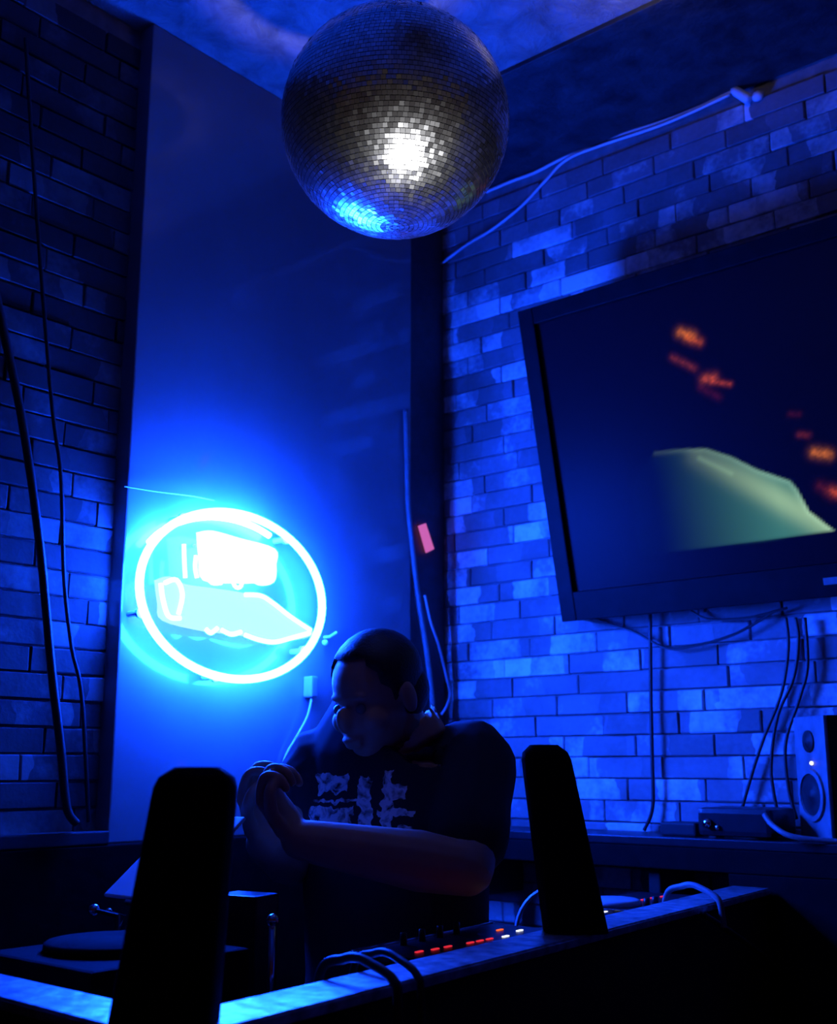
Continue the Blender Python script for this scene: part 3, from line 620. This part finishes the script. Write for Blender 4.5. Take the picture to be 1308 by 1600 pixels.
# T-shirt
m, nt, b = nodes('printed_shirt'); Nn = nt.nodes; L = nt.links; b.inputs['Roughness'].default_value = .85; b.inputs['Specular IOR Level'].default_value = .1
tc = Nn.new('ShaderNodeTexCoord')
pc = at(560, 1245, 2.1)
def dot(v, off):
    d_ = Nn.new('ShaderNodeVectorMath'); d_.operation = 'DOT_PRODUCT'; L.new(tc.outputs['Object'], d_.inputs[0]); d_.inputs[1].default_value = v
    a_ = Nn.new('ShaderNodeMath'); a_.operation = 'SUBTRACT'; L.new(d_.outputs['Value'], a_.inputs[0]); a_.inputs[1].default_value = off; return a_.outputs[0]
U_, V_ = dot(shx, pc.dot(shx)), dot(Z, pc.z)
w1 = Nn.new('ShaderNodeTexNoise'); w1.inputs['Scale'].default_value = 45; L.new(tc.outputs['Object'], w1.inputs['Vector'])
sc_ = Nn.new('ShaderNodeSeparateColor'); L.new(w1.outputs['Color'], sc_.inputs[0])
def wob(sock, n_): q_ = Nn.new('ShaderNodeMath'); q_.operation = 'MULTIPLY_ADD'; L.new(sc_.outputs[n_], q_.inputs[0]); q_.inputs[1].default_value = .03; L.new(sock, q_.inputs[2]); p_ = Nn.new('ShaderNodeMath'); p_.operation = 'SUBTRACT'; L.new(q_.outputs[0], p_.inputs[0]); p_.inputs[1].default_value = .015; return p_.outputs[0]
U_, V_ = wob(U_, 0), wob(V_, 1)
cx = Nn.new('ShaderNodeCombineXYZ'); L.new(U_, cx.inputs[0]); L.new(V_, cx.inputs[1])
def band(sock, lo, hi):
    a_ = Nn.new('ShaderNodeMath'); a_.operation = 'GREATER_THAN'; L.new(sock, a_.inputs[0]); a_.inputs[1].default_value = lo
    b_ = Nn.new('ShaderNodeMath'); b_.operation = 'LESS_THAN'; L.new(sock, b_.inputs[0]); b_.inputs[1].default_value = hi
    c_ = Nn.new('ShaderNodeMath'); c_.operation = 'MULTIPLY'; L.new(a_.outputs[0], c_.inputs[0]); L.new(b_.outputs[0], c_.inputs[1]); return c_.outputs[0]
def mul(p, q): c_ = Nn.new('ShaderNodeMath'); c_.operation = 'MULTIPLY'; L.new(p, c_.inputs[0]); L.new(q, c_.inputs[1]); return c_.outputs[0]
def mx(p, q): c_ = Nn.new('ShaderNodeMath'); c_.operation = 'MAXIMUM'; L.new(p, c_.inputs[0]); L.new(q, c_.inputs[1]); return c_.outputs[0]
blocks = [(-.085, -.02, .005, .04), (-.10, -.01, -.065, -.02), (.0, .022, -.07, .035), (.043, .062, -.06, .05), (.05, .085, -.005, .02), (.03, .1, -.032, -.022), (.07, .1, -.065, -.045), (-.095, .0, -.012, -.006)]
acc = None
for u0, u1, v0, v1 in blocks:
    q = mul(band(U_, u0, u1), band(V_, v0, v1)); acc = q if acc is None else mx(acc, q)
nz = Nn.new('ShaderNodeTexNoise'); nz.inputs['Scale'].default_value = 60; nz.inputs['Detail'].default_value = 2; L.new(cx.outputs[0], nz.inputs['Vector'])
rp = Nn.new('ShaderNodeValToRGB'); L.new(nz.outputs['Fac'], rp.inputs[0]); rp.color_ramp.elements[0].position = .33; rp.color_ramp.elements[1].position = .55
frontside = band(dot(fwd, chest.dot(fwd)), .0, 9)
fac = mul(mul(acc, rp.outputs[0]), frontside)
mixn = Nn.new('ShaderNodeMix'); mixn.data_type = 'RGBA'; L.new(fac, mixn.inputs['Factor']); mixn.inputs[6].default_value = (.035, .035, .045, 1); mixn.inputs[7].default_value = (.95, .95, .97, 1)
L.new(mixn.outputs[2], b.inputs['Base Color'])
bm = bmesh.new()
limb(bm, [pel - Z*.02, pel+Z*.14, chest - Z*.03, chest+Z*.10, neck - Z*.045], [(.178, .138), (.165, .13), (.178, .135), (.178, .122), (.098, .088)], 24, 5, shx)
for s_, e_, f_ in ((SL, EL, .72), (SR, ER, .2)):
    limb(bm, [neck - Z*.06 + (s_-neck)*.3, s_ + Z*.004, s_ + (e_-s_)*f_*.6, s_ + (e_-s_)*f_], [.07, .078, .074, .072])
o = fuse('t_shirt', bm, .006, 4, m, person); o['label'] = 'dark T-shirt with a pale printed graphic'
bm = bmesh.new(); limb(bm, [pel - Z*.06, pel + Z*.03], [(.17, .125), (.168, .125)], 20, 4, shx)
for s in (-1, 1): limb(bm, [pel + sx*s - Z*.04, pel + sx*s*1.1 - Z*.45 + fwd*.02, foot_c + sx*s*1.2 + Z*.11], [.102, .078, .068])
fuse('trousers', bm, .008, 3, M['denim'], person)
for s in (-1, 1):
    bm = bmesh.new(); c = foot_c + sx*s*1.22; limb(bm, [c + Z*.045 - fwd*.045, c + Z*.05 + fwd*.05, c + Z*.042 + fwd*.17], [(.05, .046), (.052, .05), (.04, .044)])
    for v in bm.verts: v.co.z = max(v.co.z, .002)
    obj('shoe', bm, M['shoe'], person, True)
bm = bmesh.new(); hball((0, -.02, .035), (.084, .100, .088)); hball((0, -.05, -.01), (.078, .070, .07))
for v in list(bm.verts):
    l = HM.inverted() @ v.co
    if l.y > .055 - .35*max(0, .06-l.z) and l.z < .075: v.co = HM @ Vector((l.x*.8, min(l.y, .03), l.z*.9+.004))
obj('hair', bm, M['hair'], person, True)
for s in (-1, 1): obj('eye', ball(HM @ Vector((s*.030, .077, -.003)), .0095, 8), M['eye'], person, True)
